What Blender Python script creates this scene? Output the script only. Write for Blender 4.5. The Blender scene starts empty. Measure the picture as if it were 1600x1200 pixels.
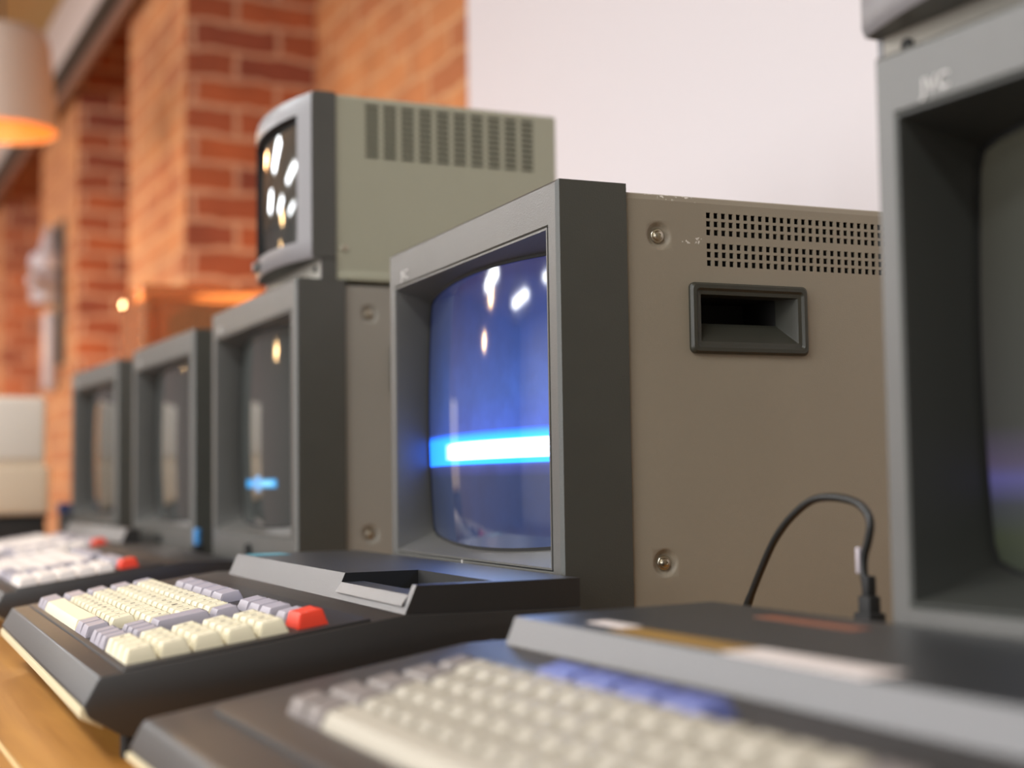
import bpy, bmesh, math, random
from mathutils import Vector, Matrix
random.seed(7)
SC = bpy.context.scene
COL = SC.collection
ROOM = 0.055                       # the room is turned a little against the main monitor

# ------------------------------------------------------------------ materials
def lin(c):
    return tuple((v/255/12.92) if v/255 <= .04045 else ((v/255+.055)/1.055)**2.4 for v in c)
def nt(name):
    m = bpy.data.materials.new(name); m.use_nodes = True
    n = m.node_tree; b = n.nodes['Principled BSDF']
    return m, n, b
def plain(name, rgb, rough=.5, metal=0., spec=.5, bump=0., bscale=900., var=.0, vscale=30., coat=0.):
    """Solid colour with a little mottling and a fine moulded grain."""
    m, n, b = nt(name)
    c = lin(rgb)
    b.inputs['Base Color'].default_value = (*c, 1)
    b.inputs['Roughness'].default_value = rough
    b.inputs['Metallic'].default_value = metal
    b.inputs['Specular IOR Level'].default_value = spec
    b.inputs['Coat Weight'].default_value = coat
    tc = n.nodes.new('ShaderNodeTexCoord')
    if var:
        t = n.nodes.new('ShaderNodeTexNoise'); t.inputs['Scale'].default_value = vscale; t.inputs['Detail'].default_value = 5
        n.links.new(tc.outputs['Object'], t.inputs['Vector'])
        r = n.nodes.new('ShaderNodeValToRGB')
        r.color_ramp.elements[0].position = .3; r.color_ramp.elements[1].position = .7
        r.color_ramp.elements[0].color = (*[v*(1-var) for v in c], 1); r.color_ramp.elements[1].color = (*[min(1, v*(1+var)) for v in c], 1)
        n.links.new(t.outputs['Fac'], r.inputs['Fac']); n.links.new(r.outputs['Color'], b.inputs['Base Color'])
    if bump:
        t = n.nodes.new('ShaderNodeTexNoise'); t.inputs['Scale'].default_value = bscale; t.inputs['Detail'].default_value = 2
        n.links.new(tc.outputs['Object'], t.inputs['Vector'])
        k = n.nodes.new('ShaderNodeBump'); k.inputs['Strength'].default_value = bump; k.inputs['Distance'].default_value = .0006
        n.links.new(t.outputs['Fac'], k.inputs['Height']); n.links.new(k.outputs['Normal'], b.inputs['Normal'])
    return m
def math_node(n, op, a, b=None, c=None):
    k = n.nodes.new('ShaderNodeMath'); k.operation = op
    for i, v in enumerate((a, b, c)):
        if v is None: continue
        if isinstance(v, (int, float)): k.inputs[i].default_value = v
        else: n.links.new(v, k.inputs[i])
    return k.outputs[0]
def ramp(n, fac, stops):
    r = n.nodes.new('ShaderNodeValToRGB'); e = r.color_ramp.elements
    while len(e) < len(stops): e.new(.5)
    for el, (p, c) in zip(e, stops):
        el.position = p; el.color = (*c, 1) if len(c) == 3 else c
    n.links.new(fac, r.inputs['Fac']); return r.outputs['Color']
def maprange(n, v, a, b, c=0., d=1., smooth=False):
    k = n.nodes.new('ShaderNodeMapRange'); k.interpolation_type = 'SMOOTHSTEP' if smooth else 'LINEAR'
    n.links.new(v, k.inputs[0])
    for i, x in zip((1, 2, 3, 4), (a, b, c, d)): k.inputs[i].default_value = x
    return k.outputs[0]

def brick_mat(name, warm):
    m, n, b = nt(name)
    uv = n.nodes.new('ShaderNodeUVMap'); uv.uv_map = 'UVMap'
    nz = n.nodes.new('ShaderNodeTexNoise'); nz.inputs['Scale'].default_value = 14; nz.inputs['Detail'].default_value = 4
    n.links.new(uv.outputs['UV'], nz.inputs['Vector'])
    ad = n.nodes.new('ShaderNodeMixRGB'); ad.blend_type = 'LINEAR_LIGHT'; ad.inputs['Fac'].default_value = .012
    n.links.new(uv.outputs['UV'], ad.inputs['Color1']); n.links.new(nz.outputs['Color'], ad.inputs['Color2'])
    t = n.nodes.new('ShaderNodeTexBrick')
    n.links.new(ad.outputs['Color'], t.inputs['Vector'])
    t.inputs['Scale'].default_value = 1; t.inputs['Brick Width'].default_value = .225; t.inputs['Row Height'].default_value = .075
    t.inputs['Mortar Size'].default_value = .0085; t.inputs['Mortar Smooth'].default_value = .4; t.inputs['Bias'].default_value = -.1
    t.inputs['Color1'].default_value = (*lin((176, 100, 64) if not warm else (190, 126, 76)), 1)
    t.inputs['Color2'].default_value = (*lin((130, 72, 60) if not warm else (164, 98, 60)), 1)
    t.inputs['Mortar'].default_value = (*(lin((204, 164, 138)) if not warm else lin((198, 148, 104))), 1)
    n2 = n.nodes.new('ShaderNodeTexNoise'); n2.inputs['Scale'].default_value = 7; n2.inputs['Detail'].default_value = 6
    n.links.new(uv.outputs['UV'], n2.inputs['Vector'])
    mx = n.nodes.new('ShaderNodeMixRGB'); mx.blend_type = 'OVERLAY'; mx.inputs['Fac'].default_value = .45
    n.links.new(t.outputs['Color'], mx.inputs['Color1'])
    n.links.new(ramp(n, n2.outputs['Fac'], [(.3, (.34, .3, .3)), (.7, (.72, .68, .62))]), mx.inputs['Color2'])
    n.links.new(mx.outputs['Color'], b.inputs['Base Color'])
    b.inputs['Roughness'].default_value = .85
    k = n.nodes.new('ShaderNodeBump'); k.inputs['Strength'].default_value = .6; k.inputs['Distance'].default_value = .006; k.invert = True
    n.links.new(t.outputs['Fac'], k.inputs['Height']); n.links.new(k.outputs['Normal'], b.inputs['Normal'])
    return m
def wood_mat(name, a, c, rough, axis_scale=(2.2, 26, 26)):
    m, n, b = nt(name)
    tc = n.nodes.new('ShaderNodeTexCoord'); mp = n.nodes.new('ShaderNodeMapping'); mp.inputs['Scale'].default_value = axis_scale
    n.links.new(tc.outputs['Object'], mp.inputs['Vector'])
    t = n.nodes.new('ShaderNodeTexNoise'); t.inputs['Scale'].default_value = 1.6; t.inputs['Detail'].default_value = 8; t.inputs['Distortion'].default_value = .6
    n.links.new(mp.outputs['Vector'], t.inputs['Vector'])
    n.links.new(ramp(n, t.outputs['Fac'], [(.25, lin(a)), (.75, lin(c))]), b.inputs['Base Color'])
    b.inputs['Roughness'].default_value = rough
    return m

M = {}
M['bezel'] = plain('charcoal_plastic', (64, 65, 59), .46, bump=.25, var=.06, spec=1.)
M['body'] = plain('taupe_painted_steel', (154, 144, 126), .5, bump=.22, bscale=1400, var=.05, vscale=6)
M['body_grey'] = plain('grey_painted_steel', (150, 146, 136), .5, bump=.22, bscale=1400, var=.04, vscale=6)
M['body_green'] = plain('sage_grey_painted_steel', (166, 166, 146), .5, bump=.15, var=.03, vscale=6)
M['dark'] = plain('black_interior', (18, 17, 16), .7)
M['slot_dark'] = plain('dim_green_interior', (74, 78, 62), .7)
M['grip'] = plain('dark_olive_plastic', (60, 60, 52), .4, bump=.15)
M['steel'] = plain('zinc_screw_steel', (190, 182, 165), .28, metal=1.)
M['logo'] = plain('pale_logo_paint', (196, 192, 188), .5)
M['bezel_silver'] = plain('silver_grey_moulding', (112, 110, 112), .36, bump=.2, spec=.6)
M['bezel_front_lit'] = plain('charcoal_front_lit', (76, 75, 71), .42, bump=.25, var=.05, spec=1.)  # glancing light on the frame fronts, put into a lighter base colour
M['surround_shaded'] = plain('charcoal_surround_shaded', (46, 47, 43), .5, bump=.2)  # shade inside the nearest monitor's deep surround, put into a darker colour
M['case'] = plain('black_brown_plastic', (32, 29, 27), .46, bump=.2, var=.05, spec=1.)
M['slope'] = plain('black_plastic_slope_lit', (90, 89, 90), .40, bump=.2, spec=1.)  # case plastic lightened for the glancing light on the slanted face
M['gloss'] = plain('glossy_black_plastic', (38, 40, 42), .40, spec=1., bump=.03)
M['cream'] = plain('cream_key_plastic', (226, 217, 188), .45)
M['lavender'] = plain('lavender_grey_key_plastic', (164, 158, 166), .45)
M['red'] = plain('red_key_plastic', (224, 62, 38), .42)
M['white_key'] = plain('white_key_plastic', (232, 222, 214), .45)
M['slate_key'] = plain('slate_blue_key', (96, 104, 158), .45)  # bluer than the lavender function keys of the other computers
M['grey_cream'] = plain('grey_cream_key_plastic', (178, 170, 154), .45)  # greyer and darker than the plain cream keys
M['taupe_key'] = plain('taupe_key_plastic', (128, 120, 116), .4)
M['legend'] = plain('dark_key_legend', (104, 94, 82), .6)
M['strip'] = plain('cream_case_base', (206, 192, 156), .5)
M['rubber'] = plain('black_rubber', (24, 23, 22), .7)
M['cable'] = plain('black_cable_sheath', (30, 30, 28), .38)
M['label_white'] = plain('white_sticker', (226, 214, 208), .5)
M['label_yellow'] = plain('mustard_sticker', (150, 114, 50), .5)
M['label_orange'] = plain('rust_sticker', (128, 76, 54), .5)
M['label_teal'] = plain('teal_sticker', (70, 150, 165), .4)
M['beige_white'] = plain('offwhite_plastic', (240, 234, 222), .5, bump=.2)
M['beige'] = plain('beige_plastic', (232, 214, 188), .5, bump=.2)
M['wall'] = plain('white_wall_paint', (212, 206, 208), .75, bump=.1, bscale=300)
M['dim_wall'] = plain('brown_grey_wall_paint', (112, 98, 96), .8)
M['ceiling'] = plain('tan_ceiling_paint', (178, 150, 104), .8)
M['beam'] = plain('pale_grey_beam_paint', (214, 204, 202), .5)
M['beam_gap'] = plain('dark_gap_strip', (52, 42, 34), .6)  # dark strip standing in for the shaded gap under the beam
M['pipe'] = plain('brown_pipe_paint', (120, 84, 70), .5)
M['floor'] = wood_mat('dark_floor_boards', (84, 58, 38), (112, 78, 50), .45)
M['table'] = wood_mat('golden_oak', (142, 92, 34), (180, 127, 58), .38)
M['table_edge_highlight'] = wood_mat('oak_edge_highlight', (214, 178, 118), (232, 200, 146), .4)  # highlight on the tabletop edge, painted as a pale strip
M['fixture'] = plain('brushed_pale_metal', (178, 168, 172), .5, metal=.2)
M['navy'] = plain('navy_plastic', (38, 52, 96), .4)
M['sky_blue'] = plain('bright_blue_plastic', (60, 140, 205), .4)
M['steel_leg'] = plain('dark_table_leg', (60, 58, 56), .4)
M['brick'] = brick_mat('old_red_brick', False)
M['brick_warm_lit'] = brick_mat('old_red_brick_warm_lit', True)  # same brick with the lamplight put into its colour
M['shade'] = plain('linen_lamp_shade', (206, 190, 176), .8, bump=.3, bscale=500)

def chip_wear(m):
    """White paint chips along the top front edge of the steel casing."""
    n = m.node_tree; b = n.nodes['Principled BSDF']
    src = b.inputs['Base Color'].links[0].from_socket
    tc = n.nodes.new('ShaderNodeTexCoord'); sp = n.nodes.new('ShaderNodeSeparateXYZ')
    n.links.new(tc.outputs['Object'], sp.inputs[0])
    t = n.nodes.new('ShaderNodeTexNoise'); t.inputs['Scale'].default_value = 260; t.inputs['Detail'].default_value = 3
    n.links.new(tc.outputs['Object'], t.inputs['Vector'])
    spot = maprange(n, t.outputs['Fac'], .60, .64)
    edge = maprange(n, sp.outputs['Z'], .3365, .3395)
    y0 = math_node(n, 'COMPARE', sp.outputs['Y'], .088, .020)
    f1 = math_node(n, 'MULTIPLY', math_node(n, 'MULTIPLY', spot, edge), y0)
    z1 = math_node(n, 'COMPARE', sp.outputs['Z'], .3118, .0035); y1 = math_node(n, 'COMPARE', sp.outputs['Y'], .104, .009)
    f2 = math_node(n, 'MULTIPLY', math_node(n, 'MULTIPLY', spot, z1), y1)
    f = math_node(n, 'MAXIMUM', f1, f2)
    mx = n.nodes.new('ShaderNodeMixRGB'); n.links.new(f, mx.inputs['Fac']); n.links.new(src, mx.inputs['Color1'])
    mx.inputs['Color2'].default_value = (*lin((226, 220, 210)), 1)
    n.links.new(mx.outputs['Color'], b.inputs['Base Color'])
chip_wear(M['body'])

def glass_base(name, tint=(30, 32, 31), rough=.06):
    m, n, b = nt(name)
    b.inputs['Base Color'].default_value = (*lin(tint), 1)
    b.inputs['Roughness'].default_value = rough
    b.inputs['Specular IOR Level'].default_value = .6
    b.inputs['Coat Weight'].default_value = .3; b.inputs['Coat Roughness'].default_value = .03
    return m, n, b
M['crt_off'] = glass_base('dark_tube_glass', (58, 60, 58))[0]

def crt_blue():
    """The tube's picture: a bright cyan-white bar in a blue field (screen emission)."""
    m, n, b = glass_base('tube_glass_blue_picture', (36, 42, 54))
    tc = n.nodes.new('ShaderNodeTexCoord'); sp = n.nodes.new('ShaderNodeSeparateXYZ')
    n.links.new(tc.outputs['Object'], sp.inputs[0]); X, Z = sp.outputs['X'], sp.outputs['Z']
    grain = n.nodes.new('ShaderNodeTexNoise'); grain.inputs['Scale'].default_value = 40; grain.inputs['Detail'].default_value = 4
    n.links.new(tc.outputs['Object'], grain.inputs['Vector'])
    zf = maprange(n, Z, .095, .312)
    P = lambda z: (z-.095)/(.312-.095)
    field = ramp(n, zf, [(P(.095), (.008, .026, .11)), (P(.150), (.014, .034, .13)), (P(.1575), (.05, .07, .34)),
                         (P(.1600), (.06, .15, .75)), (P(.186), (.06, .15, .78)), (P(.212), (.045, .125, .55)), (P(.262), (.020, .055, .27)), (P(.312), (.009, .018, .12))])
    side = maprange(n, X, -.335, -.15, .26, 1., True)
    fm = n.nodes.new('ShaderNodeMixRGB'); fm.blend_type = 'MULTIPLY'; fm.inputs['Fac'].default_value = 1
    n.links.new(field, fm.inputs['Color1'])
    sg = math_node(n, 'MULTIPLY', side, maprange(n, grain.outputs['Fac'], .3, .7, .85, 1.12))
    n.links.new(sg, fm.inputs['Color2'])
    # the bar: sharp below, softer above, its left end rounded
    xl = maprange(n, X, -.262, -.205, 0., 1., True)
    zc = math_node(n, 'SUBTRACT', Z, .1705)
    ztop = maprange(n, zc, .0035, .0085, 1., 0., True)
    zbot = maprange(n, zc, -.0075, -.0045, 0., 1., True)
    core = math_node(n, 'MULTIPLY', math_node(n, 'MULTIPLY', ztop, zbot), xl)
    htop = maprange(n, zc, .008, .0165, 1., 0., True); hbot = maprange(n, zc, -.0112, -.0098, 0., 1., True)
    halo = math_node(n, 'MULTIPLY', htop, hbot)
    hl = maprange(n, X, -.335, -.23, .6, 1.)
    halo = math_node(n, 'MULTIPLY', halo, hl)
    m1 = n.nodes.new('ShaderNodeMixRGB'); n.links.new(halo, m1.inputs['Fac']); n.links.new(fm.outputs['Color'], m1.inputs['Color1'])
    m1.inputs['Color2'].default_value = (.03, .95, 7., 1)
    m2 = n.nodes.new('ShaderNodeMixRGB'); n.links.new(core, m2.inputs['Fac']); n.links.new(m1.outputs['Color'], m2.inputs['Color1'])
    m2.inputs['Color2'].default_value = (8., 13., 24., 1)
    n.links.new(m2.outputs['Color'], b.inputs['Emission Color']); b.inputs['Emission Strength'].default_value = 1.
    return m
def crt_bar():
    """Mostly dark tube with one short cyan bar and a cross tick."""
    m, n, b = glass_base('tube_glass_cyan_bar', (52, 56, 54))
    tc = n.nodes.new('ShaderNodeTexCoord'); sp = n.nodes.new('ShaderNodeSeparateXYZ')
    n.links.new(tc.outputs['Object'], sp.inputs[0]); X, Z = sp.outputs['X'], sp.outputs['Z']
    def rect(cx, cz, hx, hz, s):
        dx = math_node(n, 'SUBTRACT', math_node(n, 'ABSOLUTE', math_node(n, 'SUBTRACT', X, cx)), hx)
        dz = math_node(n, 'SUBTRACT', math_node(n, 'ABSOLUTE', math_node(n, 'SUBTRACT', Z, cz)), hz)
        return math_node(n, 'MULTIPLY', maprange(n, dx, -s, s, 1., 0., True), maprange(n, dz, -s/3, s/3, 1., 0., True))
    bar = rect(-.186, .1426, .066, .0045, .006); tick = rect(-.186, .1426, .010, .0085, .006); core = rect(-.152, .1426, .020, .0015, .012)
    halo = rect(-.16, .145, .11, .016, .05)
    c = math_node(n, 'MAXIMUM', bar, tick)
    a = n.nodes.new('ShaderNodeMixRGB'); n.links.new(c, a.inputs['Fac']); a.inputs['Color1'].default_value = (.003, .004, .004, 1); a.inputs['Color2'].default_value = (.02, .52, 1.2, 1)
    h = n.nodes.new('ShaderNodeMixRGB'); n.links.new(core, h.inputs['Fac']); n.links.new(a.outputs['Color'], h.inputs['Color1']); h.inputs['Color2'].default_value = (.6, 1.5, 1.8, 1)
    n.links.new(h.outputs['Color'], b.inputs['Emission Color']); b.inputs['Emission Strength'].default_value = 1.
    return m
def crt_dim():
    """Nearest tube: faint green field, soft purple bar."""
    m, n, b = glass_base('tube_glass_dim_picture', (44, 46, 42))
    tc = n.nodes.new('ShaderNodeTexCoord'); sp = n.nodes.new('ShaderNodeSeparateXYZ')
    n.links.new(tc.outputs['Object'], sp.inputs[0]); Z = sp.outputs['Z']
    zf = maprange(n, Z, .095, .312); P = lambda z: (z-.095)/.217
    c = ramp(n, zf, [(0, (.012, .016, .010)), (P(.118), (.030, .036, .018)), (P(.133), (.035, .036, .05)), (P(.145), (.085, .075, .24)), (P(.152), (.075, .055, .11)), (P(.17), (.035, .032, .03)), (1, (.03, .026, .016))])
    n.links.new(c, b.inputs['Emission Color']); b.inputs['Emission Strength'].default_value = 1.
    return m
M['crt_blue'] = crt_blue(); M['crt_bar'] = crt_bar(); M['crt_dim'] = crt_dim()
def amber():
    m, n, b = nt('amber_tinted_acrylic')
    b.inputs['Base Color'].default_value = (*lin((226, 158, 106)), 1)
    b.inputs['Transmission Weight'].default_value = .7; b.inputs['Roughness'].default_value = .06; b.inputs['IOR'].default_value = 1.2
    return m
M['amber'] = amber()
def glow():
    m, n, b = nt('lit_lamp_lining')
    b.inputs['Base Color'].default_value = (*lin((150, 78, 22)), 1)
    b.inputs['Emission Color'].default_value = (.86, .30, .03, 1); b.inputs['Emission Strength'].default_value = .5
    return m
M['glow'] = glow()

# ------------------------------------------------------------------ mesh helpers
def box(bm, x0, x1, y0, y1, z0, z1, bev=0., seg=2, mi=0):
    vs = [bm.verts.new((x, y, z)) for z in (z0, z1) for y in (y0, y1) for x in (x0, x1)]
    F = [(0, 2, 3, 1), (4, 5, 7, 6), (0, 1, 5, 4), (2, 6, 7, 3), (0, 4, 6, 2), (1, 3, 7, 5)]
    fs = [bm.faces.new([vs[i] for i in f]) for f in F]
    for f in fs: f.material_index = mi
    if bev:
        es = list({e for f in fs for e in f.edges})
        r = bmesh.ops.bevel(bm, geom=es, offset=bev, segments=seg, profile=.5, affect='EDGES')
        for f in r['faces']: f.material_index = mi
    return vs
def prism(bm, prof, x0, x1, bev=0., mi=0, seg=2):
    """Polygon in (y, z) drawn out along x."""
    a = [bm.verts.new((x0, y, z)) for y, z in prof]; b = [bm.verts.new((x1, y, z)) for y, z in prof]
    n = len(prof); fs = [bm.faces.new(a), bm.faces.new(b[::-1])]
    for i in range(n): fs.append(bm.faces.new((a[i], b[i], b[(i+1) % n], a[(i+1) % n])))
    bmesh.ops.recalc_face_normals(bm, faces=fs)
    for f in fs: f.material_index = mi
    if bev:
        es = list({e for f in fs for e in f.edges})
        r = bmesh.ops.bevel(bm, geom=es, offset=bev, segments=seg, profile=.5, affect='EDGES')
        for f in r['faces']: f.material_index = mi
def lathe(bm, prof, org, axis='Z', n=24, mi=0, cap0=False, cap1=False):
    rings = []
    for r, h in prof:
        ring = []
        for i in range(n):
            t = 2*math.pi*i/n; c, s = r*math.cos(t), r*math.sin(t)
            p = {'Z': (c, s, h), 'X': (h, c, s), 'Y': (s, h, c)}[axis]
            ring.append(bm.verts.new((org[0]+p[0], org[1]+p[1], org[2]+p[2])))
        rings.append(ring)
    for A, B in zip(rings, rings[1:]):
        for i in range(n):
            f = bm.faces.new((A[i], A[(i+1) % n], B[(i+1) % n], B[i])); f.material_index = mi
    if cap0: bm.faces.new(rings[0][::-1]).material_index = mi
    if cap1: bm.faces.new(rings[-1]).material_index = mi
def tube(bm, pts, r, n=10, mi=0):
    pts = [Vector(p) for p in pts]; rings = []
    up = Vector((0, 1, 0))
    for i, p in enumerate(pts):
        d = (pts[min(i+1, len(pts)-1)]-pts[max(i-1, 0)]).normalized()
        a = d.cross(up)
        if a.length < 1e-4: a = d.cross(Vector((1, 0, 0)))
        a.normalize(); b = d.cross(a)
        rr = r[i] if isinstance(r, (list, tuple)) else r
        rings.append([bm.verts.new(p+a*rr*math.cos(2*math.pi*k/n)+b*rr*math.sin(2*math.pi*k/n)) for k in range(n)])
    for A, B in zip(rings, rings[1:]):
        for i in range(n): bm.faces.new((A[i], A[(i+1) % n], B[(i+1) % n], B[i])).material_index = mi
    bm.faces.new(rings[0][::-1]).material_index = mi; bm.faces.new(rings[-1]).material_index = mi
def smooth_path(pts, k=8):
    P = [Vector(p) for p in pts]; out = []
    for i in range(len(P)-1):
        p0, p1, p2, p3 = P[max(i-1, 0)], P[i], P[i+1], P[min(i+2, len(P)-1)]
        for j in range(k):
            t = j/k
            out.append(.5*((2*p1)+(p2-p0)*t+(2*p0-5*p1+4*p2-p3)*t*t+(3*p1-p0-3*p2+p3)*t**3))
    out.append(P[-1]); return out
def mesh_of(name, bm, mats, sharp=35):
    bmesh.ops.recalc_face_normals(bm, faces=bm.faces)
    me = bpy.data.meshes.new(name); bm.to_mesh(me); bm.free()
    for m in (mats if isinstance(mats, (list, tuple)) else [mats]): me.materials.append(m)
    for p in me.polygons: p.use_smooth = True
    me.set_sharp_from_angle(angle=math.radians(sharp))
    return me
def link(name, me, parent=None, loc=(0, 0, 0), rot=(0, 0, 0)):
    o = bpy.data.objects.new(name, me); COL.objects.link(o)
    o.parent = parent; o.location = loc; o.rotation_euler = rot
    return o
def obj(name, bm, mats, parent=None, loc=(0, 0, 0), rot=(0, 0, 0), sharp=35):
    return link(name, mesh_of(name, bm, mats, sharp), parent, loc, rot)
def tag(o, label, cat, group=None, kind=None):
    o['label'] = label
    if cat: o['category'] = cat
    if group: o['group'] = group
    if kind: o['kind'] = kind
    return o
def empty(name, loc=(0, 0, 0), rz=0., s=1.):
    o = bpy.data.objects.new(name, None); COL.objects.link(o)
    o.empty_display_size = .02; o.location = loc; o.rotation_euler = (0, 0, rz); o.scale = (s, s, s)
    return o
def struct(name, bm, m, label, rz=ROOM, sharp=35):
    o = obj(name, bm, m, None, rot=(0, 0, rz), sharp=sharp); o['kind'] = 'structure'; o['label'] = label; return o
def copy_tree(o, parent=None, skip=()):
    c = o.copy(); COL.objects.link(c); c.parent = parent
    for ch in o.children:
        if ch.name.split('.')[0] not in skip: copy_tree(ch, c, skip)
    return c
def own_material(o, slot, m):
    o.material_slots[slot].link = 'OBJECT'; o.material_slots[slot].material = m
def kids(o, name):
    return [c for c in o.children if c.name.split('.')[0] == name]
def text_mesh(s, size, depth=.0003):
    cu = bpy.data.curves.new('t', 'FONT'); cu.body = s; cu.size = size; cu.extrude = depth; cu.align_x = 'CENTER'; cu.align_y = 'CENTER'; cu.resolution_u = 3
    o = bpy.data.objects.new('t', cu); COL.objects.link(o)
    bpy.context.view_layer.update()
    me = bpy.data.meshes.new_from_object(o.evaluated_get(bpy.context.evaluated_depsgraph_get()))
    bpy.data.objects.remove(o); bpy.data.curves.remove(cu)
    return me
def holed_panel(bm, ys, zs, is_hole, x, mi=0):
    """A sheet in the plane x = const, gridded on ys and zs, with cells left out."""
    V = {}
    def v(i, j):
        if (i, j) not in V: V[i, j] = bm.verts.new((x, ys[i], zs[j]))
        return V[i, j]
    for i in range(len(ys)-1):
        for j in range(len(zs)-1):
            if not is_hole((ys[i]+ys[i+1])/2, (zs[j]+zs[j+1])/2):
                bm.faces.new((v(i, j), v(i+1, j), v(i+1, j+1), v(i, j+1))).material_index = mi

# ------------------------------------------------------------------ broadcast monitor
W, H, DB, DEEP, E_ = .346, .346, .0521, .40, .0027
A_, T_, ZB = .0144, .0297, .0872
OX0, OX1, OZ0, OZ1 = -W+A_, -A_, ZB, H-T_          # bezel opening
SCX = (OX0+OX1)/2; SHW = (OX1-OX0)/2-.0015
def scr(u, v, y0):
    """Point of the tube face; u, v in -1..1."""
    top = .3105-.0058*u*u; bot = .0945+.0085*u*u
    z = (top+bot)/2+(top-bot)/2*v
    k = 1-.012*v*v
    return (SCX+SHW*k*u, y0+.0185*u*u+.003*v*v, z)
def perim(n):
    out = []
    for i in range(n): out.append((-1+2*i/n, -1))
    for i in range(n): out.append((1, -1+2*i/n))
    for i in range(n): out.append((1-2*i/n, 1))
    for i in range(n): out.append((-1, 1-2*i/n))
    r = []
    for u, v in out:                                   # corners rounded a little
        if abs(u) > .93 and abs(v) > .93:
            du, dv = abs(u)-.93, abs(v)-.93; l = math.hypot(du, dv)
            if l > .07: u = math.copysign(.93+du*.07/l, u); v = math.copysign(.93+dv*.07/l, v)
        r.append((u, v))
    return r
def make_monitor(recess=0.):
    root = empty('crt_monitor')
    y0 = .0115+recess
    # bezel: a deep picture-frame moulding
    bm = bmesh.new()
    def ring(x0, x1, z0, z1, y): return [bm.verts.new(p) for p in ((x0, y, z0), (x1, y, z0), (x1, y, z1), (x0, y, z1))]
    b = .0022
    loops = [ring(-W, 0, .012, H, DB), ring(-W, 0, .012, H, b), ring(-W+b, -b, .012+b, H-b, 0), ring(OX0-.001, OX1+.001, OZ0-.001, OZ1+.001, 0),
             ring(OX0, OX1, OZ0, OZ1, .001), ring(OX0-.001, OX1+.001, OZ0-.001, OZ1+.001, .012)]
    for P, Q in zip(loops, loops[1:]):
        for i in range(4): bm.faces.new((P[i], P[(i+1) % 4], Q[(i+1) % 4], Q[i]))
    box(bm, -W+.006, -.006, .006, DB, .012, .080)      # the control bar behind the frame
    bmesh.ops.recalc_face_normals(bm, faces=bm.faces)
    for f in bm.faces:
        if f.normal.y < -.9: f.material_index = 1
    bez = obj('bezel', bm, [M['bezel'], M['bezel_front_lit']], root)
    bm = bmesh.new(); lathe(bm, [(.0001, -.0055), (.005, -.0055), (.006, -.0045), (.006, .001)], (-W/2, 0, .0715), 'Y', 20)
    obj('power_button', bm, M['dark'], root)
    # surround: funnel from the opening to the tube
    bm = bmesh.new(); N = 20; pr = perim(N); rings = []
    def rectpt(u, v, ins, y):
        return ((OX0+OX1)/2+((OX1-OX0)/2-ins)*u, y, (OZ0+OZ1)/2+((OZ1-OZ0)/2-ins)*v)
    rp = []
    for i in range(N): rp.append((-1+2*i/N, -1))
    for i in range(N): rp.append((1, -1+2*i/N))
    for i in range(N): rp.append((1-2*i/N, 1))
    for i in range(N): rp.append((-1, 1-2*i/N))
    rings.append([bm.verts.new(rectpt(u, v, .0007, .004)) for u, v in rp])
    rings.append([bm.verts.new(rectpt(u, v, .0007, -.0002)) for u, v in rp])
    rings.append([bm.verts.new(rectpt(u, v, .0022, -.0002)) for u, v in rp])
    rings.append([bm.verts.new(rectpt(u, v, .0030, .0016)) for u, v in rp])
    e = []
    for (u, v) in pr:
        x, y, z = scr(u*1.0, v*1.0, y0); e.append(bm.verts.new((x, y-.0006, z)))
    e2 = []
    for (u, v) in pr:
        x, y, z = scr(u*.985, v*.978, y0); e2.append(bm.verts.new((x, y-.0010, z)))
    e3 = []
    for (u, v) in pr:
        x, y, z = scr(u*.98, v*.972, y0); e3.append(bm.verts.new((x, y+.004, z)))
    rings += [e, e2, e3]
    n = len(rp)
    for k, (P, Q) in enumerate(zip(rings, rings[1:])):
        for i in range(n):
            f = bm.faces.new((P[i], P[(i+1) % n], Q[(i+1) % n], Q[i]))
            if k >= 4: f.material_index = 1
    obj('screen_surround', bm, [M['bezel_front_lit'], M['dark']], root, sharp=30)
    # tube face
    bm = bmesh.new(); NU, NV = 36, 24
    g = [[bm.verts.new(scr(-1+2*i/NU, -1+2*j/NV, y0)) for j in range(NV+1)] for i in range(NU+1)]
    for i in range(NU):
        for j in range(NV): bm.faces.new((g[i][j], g[i+1][j], g[i+1][j+1], g[i][j+1]))
    obj('screen', bm, M['crt_off'], root, sharp=180)
    # steel casing
    x1, x0 = -E_, -W+E_; zt, zb = H-.004, .016; cy = .005
    vy = [.1176+i*(.2632-.1176)/24 for i in range(29)]
    hp = (.2632-.1176)/24
    vz = [.3288-i*(.3288-.2955)/5.6 for i in (0, 1, 2)]+[.2955+i*(.3288-.2955)/5.6 for i in (2, 1, 0)]
    hw, hh = .00175, .0020
    HY0, HY1, HZ0, HZ1 = .1005, .1965, .2325, .2815     # grip moulding
    ys = {DB-.004, DEEP, HY0+.003, HY1-.003}; zs = {zb, zt-cy, HZ0+.003, HZ1-.003}
    for y in vy: ys |= {y-hw, y+hw}
    for z in vz: zs |= {z-hh, z+hh}
    SR = .0105; scr_pos = [(.0782, .3126), (.0782, .0905)]
    for y, z in scr_pos: ys |= {y-SR, y+SR}; zs |= {z-SR, z+SR}
    ys = sorted(ys); zs = sorted(zs)
    def hole(y, z):
        if HY0+.003 < y < HY1-.003 and HZ0+.003 < z < HZ1-.003: return True
        for a, c in scr_pos:
            if abs(y-a) < SR and abs(z-c) < SR: return True
        return any(abs(y-a) < hw for a in vy) and any(abs(z-c) < hh for c in vz)
    bm = bmesh.new(); holed_panel(bm, ys, zs, hole, x1)
    r = bmesh.ops.extrude_face_region(bm, geom=list(bm.faces))
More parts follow.
